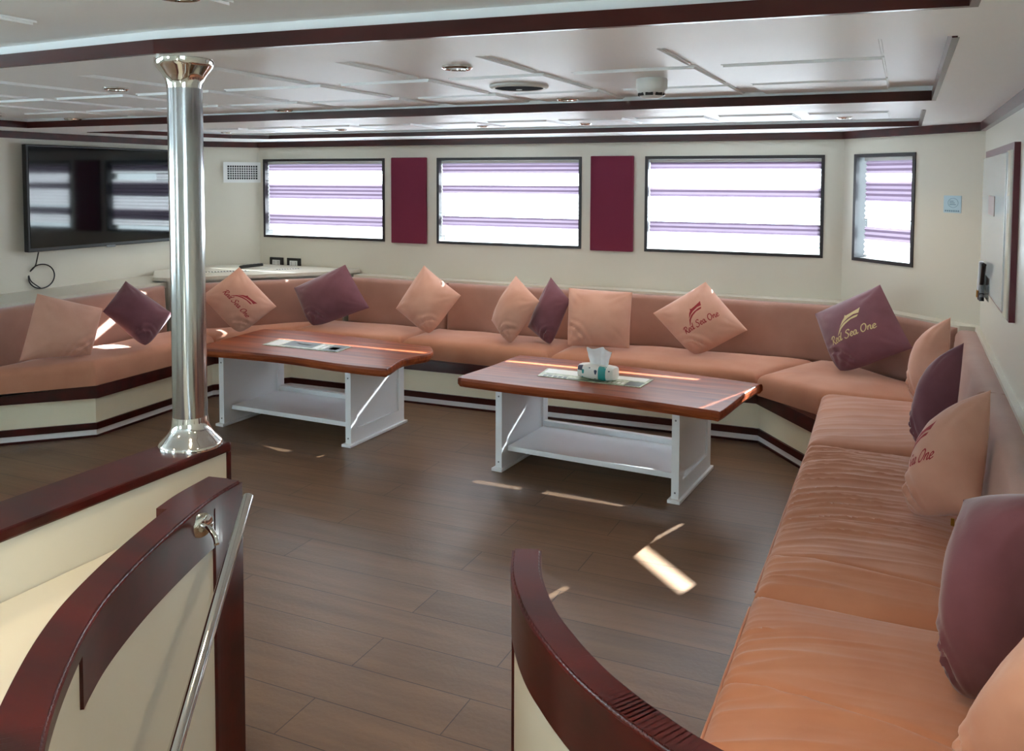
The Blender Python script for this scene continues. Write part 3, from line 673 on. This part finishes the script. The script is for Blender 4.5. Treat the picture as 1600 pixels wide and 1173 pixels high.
def pillow(label, corners, T, mt, seed, sag=.1, logo=None, group=None, rnd=.06, pin=.03, bk=.45, flip=False):
    """corners TL, TR, BR, BL of the flattened cover; T = half thickness"""
    TL, TR, BR, BL = [Vector(c) for c in corners]
    cen = (TL+TR+BR+BL)/4
    nrm = (TR-TL).cross(BL-TL); nrm.normalize()
    if nrm.dot(Vector((0, 0, 1.65))-cen) < 0: nrm = -nrm
    lowest = min(range(4), key=lambda i: corners[i][2]); lu, lv = ((-1, 1), (1, 1), (1, -1), (-1, -1))[lowest]
    zz = sorted(c[2] for c in corners); ext = .5 if zz[1]-zz[0] > .06 else .12
    Q4 = [TL, TR, BR, BL]; Q4[lowest] = Q4[lowest]+(Q4[lowest]-cen)*(ext*.36); TL, TR, BR, BL = Q4
    N = 44
    def flatpt(u, v):
        c = rnd+ext*max(0, (u*lu+v*lv)/2)**2
        uu = u*(1-pin*(1-v*v)*abs(u))*math.sqrt(1-c*v*v/2); vv = v*(1-pin*(1-u*u)*abs(v))*math.sqrt(1-c*u*u/2)
        return TL*(1-uu)*(1+vv)/4+TR*(1+uu)*(1+vv)/4+BR*(1+uu)*(1-vv)/4+BL*(1-uu)*(1-vv)/4
    def thick(u, v):
        a = max(0, 1-abs(u)**2.3); b = max(0, 1-abs(v)**2.3)
        return T*1.28*(a*b)**.66
    def wr(u, v):
        h = .005*noise.noise(Vector((u*2.1+seed, v*2.1, seed)))
        for cu, cv in ((-1, 1), (1, 1), (1, -1), (-1, -1)):
            du, dv = u-cu, v-cv; r = math.hypot(du, dv); a = math.atan2(dv, du)
            k = 1.0 if (cu, cv) == (lu, lv) else .45
            h += k*.006*math.exp(-((r-.45)/.35)**2)*math.sin(a*13+seed*3+2*noise.noise(Vector((r*3, a*2, seed))))
        r = math.hypot(u-lu, v-lv)
        h += .010*math.exp(-((r-.60)/.26)**2)*math.sin(r*26+3*noise.noise(Vector((u*2+seed, v*2, 1))))
        e = (1-u*u)*(1-v*v)
        return h*min(1, e*2.8)
    def pt(u, v, side):
        p = flatpt(u, v)
        if side > 0: return p+nrm*(thick(u, v)+wr(u, v))
        return p-nrm*(thick(u, v)*bk)
    bm = bmesh.new(); F = {}
    def sp(i):
        t = -1+2*i/N; return math.sin(t*math.pi/2)*.55+t*.45
    for j in range(N+1):
        for i in range(N+1): F[i, j] = bm.verts.new(pt(sp(i), sp(j), 1))
    Bk = {}
    for j in range(N+1):
        for i in range(N+1):
            Bk[i, j] = F[i, j] if i in (0, N) or j in (0, N) else bm.verts.new(pt(sp(i), sp(j), -1))
    for j in range(N):
        for i in range(N):
            bm.faces.new((F[i, j], F[i+1, j], F[i+1, j+1], F[i, j+1])); bm.faces.new((Bk[i, j], Bk[i, j+1], Bk[i+1, j+1], Bk[i+1, j]))
    bmesh.ops.recalc_face_normals(bm, faces=bm.faces[:])
    o = link('throw_pillow', bm, mt, None, True)
    tag(o, label, 'pillow', group or 'throw pillows on the bench')
    if logo:
        lm, ang, sc, du, dv = logo; ca, sa = math.cos(ang), math.sin(ang)
        W = (TR-TL).length/2; Hh = (TL-BL).length/2
        def surf(x, y):
            xx, yy = x*ca-y*sa, x*sa+y*ca
            u, v = du+xx*sc, dv+yy*sc
            return pt(max(-.97, min(.97, u)), max(-.97, min(.97, v)), 1)+nrm*.0016
        st, wd = lettering(); bm = bmesh.new()
        k = 2.0/wd
        for s in st:
            P = catmull([Vector((px, py, 0)) for px, py in s], 7); n = len(P)
            L, Rr = [], []
            for i, p in enumerate(P):
                t = (P[min(i+1, n-1)]-P[max(i-1, 0)]).normalized(); w_ = .045+.040*abs(t.x*.5-t.y*.85)
                if i in (0, n-1): w_ *= .5
                q = Vector((-t.y, t.x, 0))
                for Q, sg in ((L, 1), (Rr, -1)):
                    z = p+q*w_*sg; Q.append(bm.verts.new(surf((z.x-wd/2)*k, z.y*k-.42)))
            for i in range(n-1): bm.faces.new((L[i], L[i+1], Rr[i+1], Rr[i]))
        link('lettering', bm, lm, o)
        bm = bmesh.new()
        for poly in EMB:
            P2 = [Vector((a*.70+.06+.24*b, b*.84+.05, 0)) for a, b in poly]
            for t3 in tessellate_polygon([P2]):
                tb = bmesh.new(); vv = [tb.verts.new(P2[i]) for i in t3]; tb.faces.new(vv)
                bmesh.ops.subdivide_edges(tb, edges=tb.edges[:], cuts=3, use_grid_fill=True)
                mp = {v.index: v for v in tb.verts}; tb.verts.index_update()
                nv = [bm.verts.new(surf(v.co.x, v.co.y)) for v in tb.verts]
                for f in tb.faces:
                    bm.faces.new([nv[v.index] for v in f.verts])
                tb.free()
        bmesh.ops.remove_doubles(bm, verts=bm.verts[:], dist=.0002)
        link('boat_emblem', bm, lm, o)
    return o
PP, PM = M['pillow_pink'], M['pillow_mauve']
RT, GT = M['red_thread'], M['gold_thread']
pillow('plain pink square pillow below the television cable', [(-4.952, 3.741, 0.927), (-4.786, 4.093, 0.795), (-4.757, 3.966, 0.512), (-4.962, 3.614, 0.517)], .085, PP, 1.2)
pillow('creased mauve pillow standing on its corner below the television', [(-4.883, 4.363, 0.944), (-4.652, 4.563, 0.701), (-4.702, 4.351, 0.512), (-4.891, 4.173, 0.755)], .085, PM, 2.4)
pillow('pink pillow with red boat lettering leaning in the corner below the shelf', [(-4.617, 5.193, 0.977), (-4.386, 5.344, 0.664), (-4.547, 5.097, 0.497), (-4.777, 4.951, 0.770)], .08, PP, 3.1, logo=(RT, 0, .64, .0, -.02))
pillow('plain mauve pillow tilted under the first blind', [(-4.493, 5.678, 0.768), (-4.027, 5.736, 0.974), (-3.742, 5.649, 0.655), (-4.231, 5.582, 0.497)], .08, PM, 4.7)
pillow('plain pink pillow on its corner under the maroon panel and first blind', [(-3.373, 5.838, 0.988), (-3.010, 5.770, 0.779), (-3.234, 5.672, 0.497), (-3.565, 5.731, 0.649)], .085, PP, 5.5)
pillow('pink pillow turned edge-on beside a narrow mauve one', [(-2.562, 5.760, 0.955), (-2.317, 5.625, 0.798), (-2.516, 5.577, 0.497), (-2.742, 5.722, 0.618)], .09, PP, 6.2)
pillow('mauve pillow squeezed between two plain pink ones', [(-2.314, 5.823, 0.950), (-2.132, 5.746, 0.799), (-2.253, 5.678, 0.497), (-2.463, 5.746, 0.584)], .08, PM, 7.9)
pillow('plain pink pillow standing square under the second maroon panel', [(-2.163, 5.782, 0.884), (-1.689, 5.780, 0.879), (-1.672, 5.662, 0.507), (-2.114, 5.646, 0.497)], .075, PP, 8.8)
pillow('pink pillow with red boat lettering on its corner under the wide window', [(-1.562, 5.819, 0.736), (-1.215, 5.889, 0.966), (-0.913, 5.795, 0.669), (-1.246, 5.735, 0.497)], .08, PP, 9.6, logo=(RT, 0, .62, .02, .0))
pillow('mauve pillow with pale gold boat lettering in the slanted corner', [(-0.516, 5.903, 0.790), (-0.122, 5.657, 1.030), (0.064, 5.342, 0.711), (-0.333, 5.608, 0.497)], .075, PM, 10.3, logo=(GT, 0, .62, .0, -.02))
pillow('plain pink pillow at the far end of the row below the white board', [(0.101, 5.111, 0.805), (0.237, 5.017, 0.969), (0.201, 4.800, 0.522), (0.047, 4.995, 0.497)], .085, PP, 11.7, rnd=.3)
pillow('plain mauve pillow between two pink ones below the white board', [(0.139, 4.206, 0.833), (0.248, 4.125, 0.990), (0.199, 3.926, 0.527), (0.061, 4.114, 0.497)], .085, PM, 12.6, rnd=.3, bk=.2)
zp = pillow('pink pillow with red boat lettering and an open zip below the white board', [(0.137, 3.364, 0.828), (0.281, 3.268, 0.972), (0.244, 3.090, 0.587), (0.035, 3.298, 0.497)], .10, PP, 13.4, rnd=.22, logo=(RT, R(4), .62, -.30, .02))
bm = bmesh.new(); mx = Matrix.Translation((.175, 3.27, .50)); box(bm, (-.006, -.003, -.028), (.006, .003, .004), mx, .0015); link('zip_pull', bm, M['brass'], zp)
pillow('large mauve pillow beside the piped seat cushion', [(0.138, 2.313, 0.906), (0.333, 2.187, 0.982), (0.267, 2.075, 0.570), (0.124, 2.160, 0.497)], .11, PM, 14.2, rnd=.3, bk=.12)
pillow('plain pink pillow at the stair end of the bench, only partly in view', [(0.221, 1.847, 0.808), (0.396, 1.741, 0.892), (0.322, 1.664, 0.554), (0.091, 1.826, 0.497)], .10, PP, 15.9, rnd=.3, bk=.12)

# ------------------------------------------------------------------ coffee tables
def table(loc, rot, outline, label):
    t = thing('coffee_table', label, 'table', (*loc, 0), 'live-edge coffee tables')
    m4 = Matrix.Translation((*loc, 0)) @ Matrix.Rotation(rot, 4, 'Z')
    P = catmull([Vector((x, y, 0)) for x, y in outline+outline[:1]], 5)[:-1]
    bm = bmesh.new(); rows = []
    for sc, z in ((.962, .480), (.975, .482), (1.0, .499), (1.0, .520), (.992, .531), (.985, .533)):
        rows.append([bm.verts.new(m4 @ Vector((p.x*(1+(sc-1)*.6)*.99, p.y*sc-.045, z))) for p in P])
    n = len(P)
    for a, b in zip(rows, rows[1:]):
        for i in range(n): bm.faces.new((a[i], a[(i+1) % n], b[(i+1) % n], b[i]))
    bm.faces.new(rows[0][::-1]); bm.faces.new(rows[-1]); bmesh.ops.recalc_face_normals(bm, faces=bm.faces[:])
    o = link('tabletop', bm, M['tabletop'], t)
    for sx in (-1, 1):
        xo = sx*.535; xi = sx*.495; a, b = sorted((xo, xi)); bm = bmesh.new()
        ra, rb = a+.012, b-.012
        box(bm, (ra, -.24, .09), (rb, .24, .44), m4)
        for q, s in (((a, -.30, .018), (b, -.235, .481)), ((a, .235, .018), (b, .30, .481)), ((a, -.235, .018), (b, .235, .10)), ((a, -.235, .41), (b, .235, .481))): box(bm, q, s, m4)
        sp_ = link('side_panel', bm, M['white'], t)
        bm = bmesh.new(); box(bm, (a-.014, -.325, 0), (b+.014, .325, .018), m4, .003); link('foot_plate', bm, M['white'], sp_)
        for z in (.05, .425):
            mm = m4 @ Matrix.Translation(((a+b)/2, -.3005, z)) @ Matrix.Rotation(R(90), 4, 'X')
            bm = bmesh.new(); bmesh.ops.create_cone(bm, cap_ends=True, segments=10, radius1=.005, radius2=.005, depth=.003, matrix=mm); link('screw', bm, M['grey'], sp_)
    bm = bmesh.new(); box(bm, (-.497, -.225, .095), (.497, .245, .125), m4, .003); link('shelf', bm, M['white'], t)
    bm = bmesh.new(); box(bm, (-.497, .245, .09), (.497, .285, .155), m4, .003); link('back_rail', bm, M['white'], t)
    return t
o1 = [(-.62, -.37), (-.3, -.33), (.1, -.31), (.5, -.345), (.83, -.34), (.86, -.30), (.80, -.05), (.86, .17), (.75, .36), (.66, .375), (.2, .43), (-.3, .47), (-.66, .42), (-.74, .36), (-.70, 0), (-.66, -.33)]
o2 = [(-.70, -.37), (-.3, -.37), (.1, -.345), (.45, -.355), (.74, -.37), (.785, -.345), (.80, 0), (.82, .27), (.79, .31), (.3, .365), (-.2, .385), (-.66, .365), (-.715, .33), (-.715, 0), (-.735, -.33)]
table((-3.60, 4.735), R(-1.5), o1, 'wavy-edged coffee table nearer the steel pole, no tissue pack on it')
table((-1.53, 4.675), R(-3.8), o2, 'straighter coffee table with the tissue pack on it')

def place_mat(corners, z, label, name='place_mat', word=False):
    c = sum((Vector((x, y, 0)) for x, y in corners), Vector())/4
    t = thing(name, label, 'place mat', (c.x, c.y, z), 'place mats on the coffee tables')
    BLc, BRc, TRc, TLc = [Vector((x, y, 0)) for x, y in corners]
    def q(u, v): return BLc*(1-u)*(1-v)+BRc*u*(1-v)+TRc*u*v+TLc*(1-u)*v
    bm = bmesh.new(); prism(bm, [q(u, v)[:2] for u, v in ((0, 0), (1, 0), (1, 1), (0, 1))], z, z+.003); link('sheet', bm, M['mat_cream'], t)
    def patch(nm, m, rects):
        for u0, u1, v0, v1 in rects:
            bm = bmesh.new(); bm.faces.new([bm.verts.new((*q(u, v)[:2], z+.0034)) for u, v in ((u0, v0), (u1, v0), (u1, v1), (u0, v1))]); link(nm, bm, m, t)
    return t, patch, q
t, patch, q = place_mat([(-3.91, 4.605), (-3.30, 4.605), (-3.325, 4.81), (-3.94, 4.82)], .5335, 'dark green and pale printed place mat on the wavy-edged table')
patch('dark_print', M['mat_green'], [(.22, .62, .22, .98), (.78, .98, .05, .95), (.30, .96, .02, .10)])
patch('pale_print', M['pack'], [(.03, .20, .1, .9), (.64, .70, .15, .9), (.72, .77, .3, .8), (.82, .93, .25, .6)])
patch('red_print', M['red_thread'], [(.32, .37, .62, .72)])
patch('title_print', M['pack'], [(.38+.022*i, .393+.022*i, .52-.006*i, .68-.01*(i % 3)) for i in range(8)])
t, patch, q = place_mat([(-1.88, 4.535), (-1.27, 4.505), (-1.255, 4.725), (-1.90, 4.74)], .5335, 'pale printed place mat under the tissue pack')
patch('dark_print', M['mat_green'], [(.84, .98, .04, .5), (.30, .62, .03, .12)]+[(.05+.05*i, .085+.05*i, .03, .2) for i in range(5)])
patch('pale_print', M['pack'], [(.02, .35, .45, .96), (.66, .97, .6, .96)]+[(.64+.04*i, .665+.04*i, .12, .3) for i in range(5)])

# tissue pack
tp = thing('tissue_pack', 'white and teal soft tissue pack with a tissue pulled out', 'tissues', (-1.535, 4.60, .537))
mp4 = Matrix.Translation((-1.54, 4.60, .5375)) @ Matrix.Rotation(R(-8), 4, 'Z')
def packpt(a, b):   # a in -1..1 along, b angle around
    w_ = .056*(1-.25*abs(a)**6); h = .040*(1-.15*abs(a)**4)
    c, s = math.cos(b), math.sin(b); e = .55
    y = w_*abs(c)**e*(1 if c > 0 else -1); z = h*abs(s)**e*(1 if s > 0 else -1)
    return Vector((a*.108, y, z+.041))
bm = bmesh.new(); rings = []
for i in range(25):
    a = -1+2*i/24; rings.append([bm.verts.new(mp4 @ (packpt(a, 2*math.pi*k/40)+Vector((0, 0, .002*noise.noise(Vector((a*4, k*.4, 2))))))) for k in range(40)])
for A, Bq in zip(rings, rings[1:]):
    for k in range(40): bm.faces.new((A[k], A[(k+1) % 40], Bq[(k+1) % 40], Bq[k]))
bm.faces.new(rings[0][::-1]); bm.faces.new(rings[-1]); bmesh.ops.recalc_face_normals(bm, faces=bm.faces[:])
link('wrapper', bm, M['pack'], tp, True)
def onpack(nm, m, a0, a1, b0, b1, blob=False):
    bm = bmesh.new(); n = 14
    if blob:
        ca, cb = (a0+a1)/2, (b0+b1)/2
        vs = []
        for k in range(20):
            th = 2*math.pi*k/20; p = packpt(ca+(a1-a0)/2*math.cos(th), cb+(b1-b0)/2*math.sin(th)); c = Vector((p.x, 0, .041)); vs.append(bm.verts.new(mp4 @ (p+(p-c).normalized()*.0012)))
        bm.faces.new(vs)
    else:
        g2 = [[None]*(n+1) for _ in range(n+1)]
        for i in range(n+1):
            for k in range(n+1):
                p = packpt(a0+(a1-a0)*i/n, b0+(b1-b0)*k/n); c = Vector((p.x, 0, .041)); g2[i][k] = bm.verts.new(mp4 @ (p+(p-c).normalized()*.0012))
        for i in range(n):
            for k in range(n): bm.faces.new((g2[i][k], g2[i+1][k], g2[i+1][k+1], g2[i][k+1]))
    link(nm, bm, m, tp)
P_ = math.pi
onpack('teal_band', M['teal'], .24, .66, .62*P_, 1.5*P_)
onpack('navy_corner', M['navy'], -.97, -.66, .66*P_, .98*P_)
for (a, b, r_, m_) in ((-.62, .98*P_, .07, 'teal'), (-.66, 1.16*P_, .06, 'teal'), (.10, .96*P_, .085, 'navy'), (.06, 1.2*P_, .05, 'navy'), (.84, .9*P_, .05, 'navy'), (-.25, .84*P_, .05, 'navy')):
    onpack('printed_dot', M[m_], a-r_, a+r_, b-.22*r_/.06*.5, b+.22*r_/.06*.5, True)
bm = bmesh.new(); n, h = 26, 10; G = []
for j in range(h+1):
    v = j/h; row = []
    for i in range(n+1):
        u = -1+2*i/n; wd = .056+.026*v
        yy = .009*math.sin(u*5+v*1.2)*(.5+v)+.008*noise.noise(Vector((u*3, v*3, 5)))
        zz = .076+.098*v*(1-.10*u*u)+(.006*math.sin(u*5) if j == h else 0)
        row.append(bm.verts.new(mp4 @ Vector((u*wd+.004, yy, zz))))
    G.append(row)
for j in range(h):
    for i in range(n): bm.faces.new((G[j][i], G[j][i+1], G[j+1][i+1], G[j+1][i]))
o = link('tissue', bm, M['tissue'], tp, True); sm = o.modifiers.new('thickness', 'SOLIDIFY'); sm.thickness = .0012

# ------------------------------------------------------------------ half wall, pole, stair balustrades
hw = thing('half_wall', 'cream half wall with a dark wood cap below the steel pole', 'half wall', (-1.82, .6, 0))
bm = bmesh.new(); box(bm, (-1.885, -1.2, 0), (-1.745, 1.90, .872)); link('body', bm, M['cream'], hw)
bm = bmesh.new(); box(bm, (-1.90, -1.2, .872), (-1.735, 1.91, .90), bevel=.006); link('cap', bm, M['wood_dark'], hw)
bm = bmesh.new(); box(bm, (-1.765, 1.898, .0), (-1.738, 1.912, .872), bevel=.003); link('corner_bead', bm, M['wood_dark'], hw)
def dense(P, n=6): return [(p.x, p.y) for p in catmull([Vector((x, y, 0)) for x, y in P], n)]
Lin = [(-1.489, 1.674), (-1.470, 1.56), (-1.432, 1.44), (-1.367, 1.27), (-1.294, 1.114), (-1.228, 1.007), (-1.158, .915), (-1.083, .828), (-1.016, .761), (-.94, .70), (-.85, .64)]
bm = bmesh.new(); prism(bm, [(-1.74, -.6), (-1.74, 1.72), (-1.53, 1.668), (-1.50, 1.42), (-1.40, 1.18), (-1.29, .99), (-1.15, .80), (-1.0, .66), (-.9, .60), (-.9, -.6)], .0, .742)
link('side_shelf', bm, M['cream'], hw)
def balustrade(name, label, inner, cap_w, side, end_n, zt=.90, taper=None):
    """curved stair wall; inner = plan of the cap's stair-side edge"""
    t = thing(name, label, 'stair wall', (*inner[0], 0), 'curved stair walls')
    L = dense(inner, 8)
    bm = bmesh.new(); band(bm, L, side*.008, side*(cap_w-.012), 0, zt-.03); link('panel', bm, M['cream'], t, True)
    bm = bmesh.new(); band(bm, L, 0, side*cap_w, zt-.03, zt)
    es = [e for e in bm.edges if all(v.co.z > zt-.001 for v in e.verts)]
    bmesh.ops.bevel(bm, geom=es, offset=.006, segments=3, affect='EDGES'); link('cap', bm, M['wood_dark'], t, True)
    k = taper or len(L)
    bm = bmesh.new(); band(bm, L[:k], side*.002, side*.012, zt-.125, zt-.03); link('top_rail', bm, M['wood_dark'], t, True)
    # end post
    P0, P1 = Vector(L[0]), Vector(L[end_n]); m_ = max(1, end_n)
    bm = bmesh.new(); band(bm, L[:m_+1], side*.0, side*(cap_w-.004), 0, zt-.03); link('end_post', bm, M['wood_dark'], t)
    return t
lb = balustrade('stair_balustrade', 'curved dark-capped stair wall with the steel handrail', Lin, .076, 1, 8, taper=43)
bm = bmesh.new(); band(bm, dense([(-1.489, 1.676), (-1.470, 1.56), (-1.445, 1.475)], 5), .04, .097, .85, .8985); link('shoulder', bm, M['wood_dark'], lb)
Rin = [(-.713, 1.590), (-.665, 1.478), (-.592, 1.363), (-.522, 1.284), (-.449, 1.215), (-.380, 1.163), (-.317, 1.124), (-.24, 1.085), (-.12, 1.05), (.10, 1.03), (.37, 1.03)]
balustrade('stair_balustrade', 'curved dark-capped stair wall at the end of the bench', Rin, .06, -1, 1)

# steel pole
pole = thing('support_pole', 'shiny round steel pole standing on the half wall', 'pole', (-1.815, 1.835, .90))
c = (-1.815, 1.835, 0)
bm = bmesh.new(); lathe(bm, [(.0465, .95), (.0465, 1.925)], c, 64); link('shaft', bm, M['steel'], pole, True)
prof = [(.086, .900), (.086, .908), (.083, .914), (.066, .930), (.055, .947), (.050, .958), (.0485, .972), (.047, .985)]
bm = bmesh.new(); lathe(bm, prof, c, 64); link('base_flange', bm, M['steel_polished'], pole, True)
bm = bmesh.new(); lathe(bm, [(.047, 1.895), (.0485, 1.906), (.050, 1.916), (.058, 1.932), (.074, 1.953), (.078, 1.960), (.079, 1.975)], c, 64); link('top_flange', bm, M['steel_polished'], pole, True)

# handrail
hr = thing('handrail', 'steel tube handrail fixed to the curved stair wall', 'handrail', (-1.40, 1.5, .86))
path = [(-1.355, 1.543, 0.921), (-1.292, 1.422, 0.858), (-1.229, 1.301, 0.795), (-1.166, 1.181, 0.731), (-1.103, 1.060, 0.668), (-1.027, 0.915, 0.592)]
bm = bmesh.new(); tube(bm, catmull(path, 6), .0125, 16); link('rail_tube', bm, M['steel_polished'], hr, True)
nw = Vector((-1.447, 1.487, .862)); nd = Vector((.94, -.34, 0)).normalized()
bm = bmesh.new(); q = nd.to_track_quat('Z', 'Y').to_matrix().to_4x4(); bmm = bmesh.new(); lathe(bmm, [(.028, 0), (.028, .004), (.020, .010), (.009, .013)], (0, 0, 0), 32)
bmesh.ops.transform(bmm, matrix=Matrix.Translation(nw+nd*.004) @ q, verts=bmm.verts[:]); link('rosette', bmm, M['steel_polished'], hr, True); bm.free()
bm = bmesh.new(); tube(bm, catmull([nw+nd*.01, nw+nd*.045+Vector((0, 0, .003)), nw+nd*.072+Vector((0, 0, -.008)), Vector((-1.368, 1.455, .842))], 6), .006, 12); link('bracket_arm', bm, M['steel_polished'], hr, True)
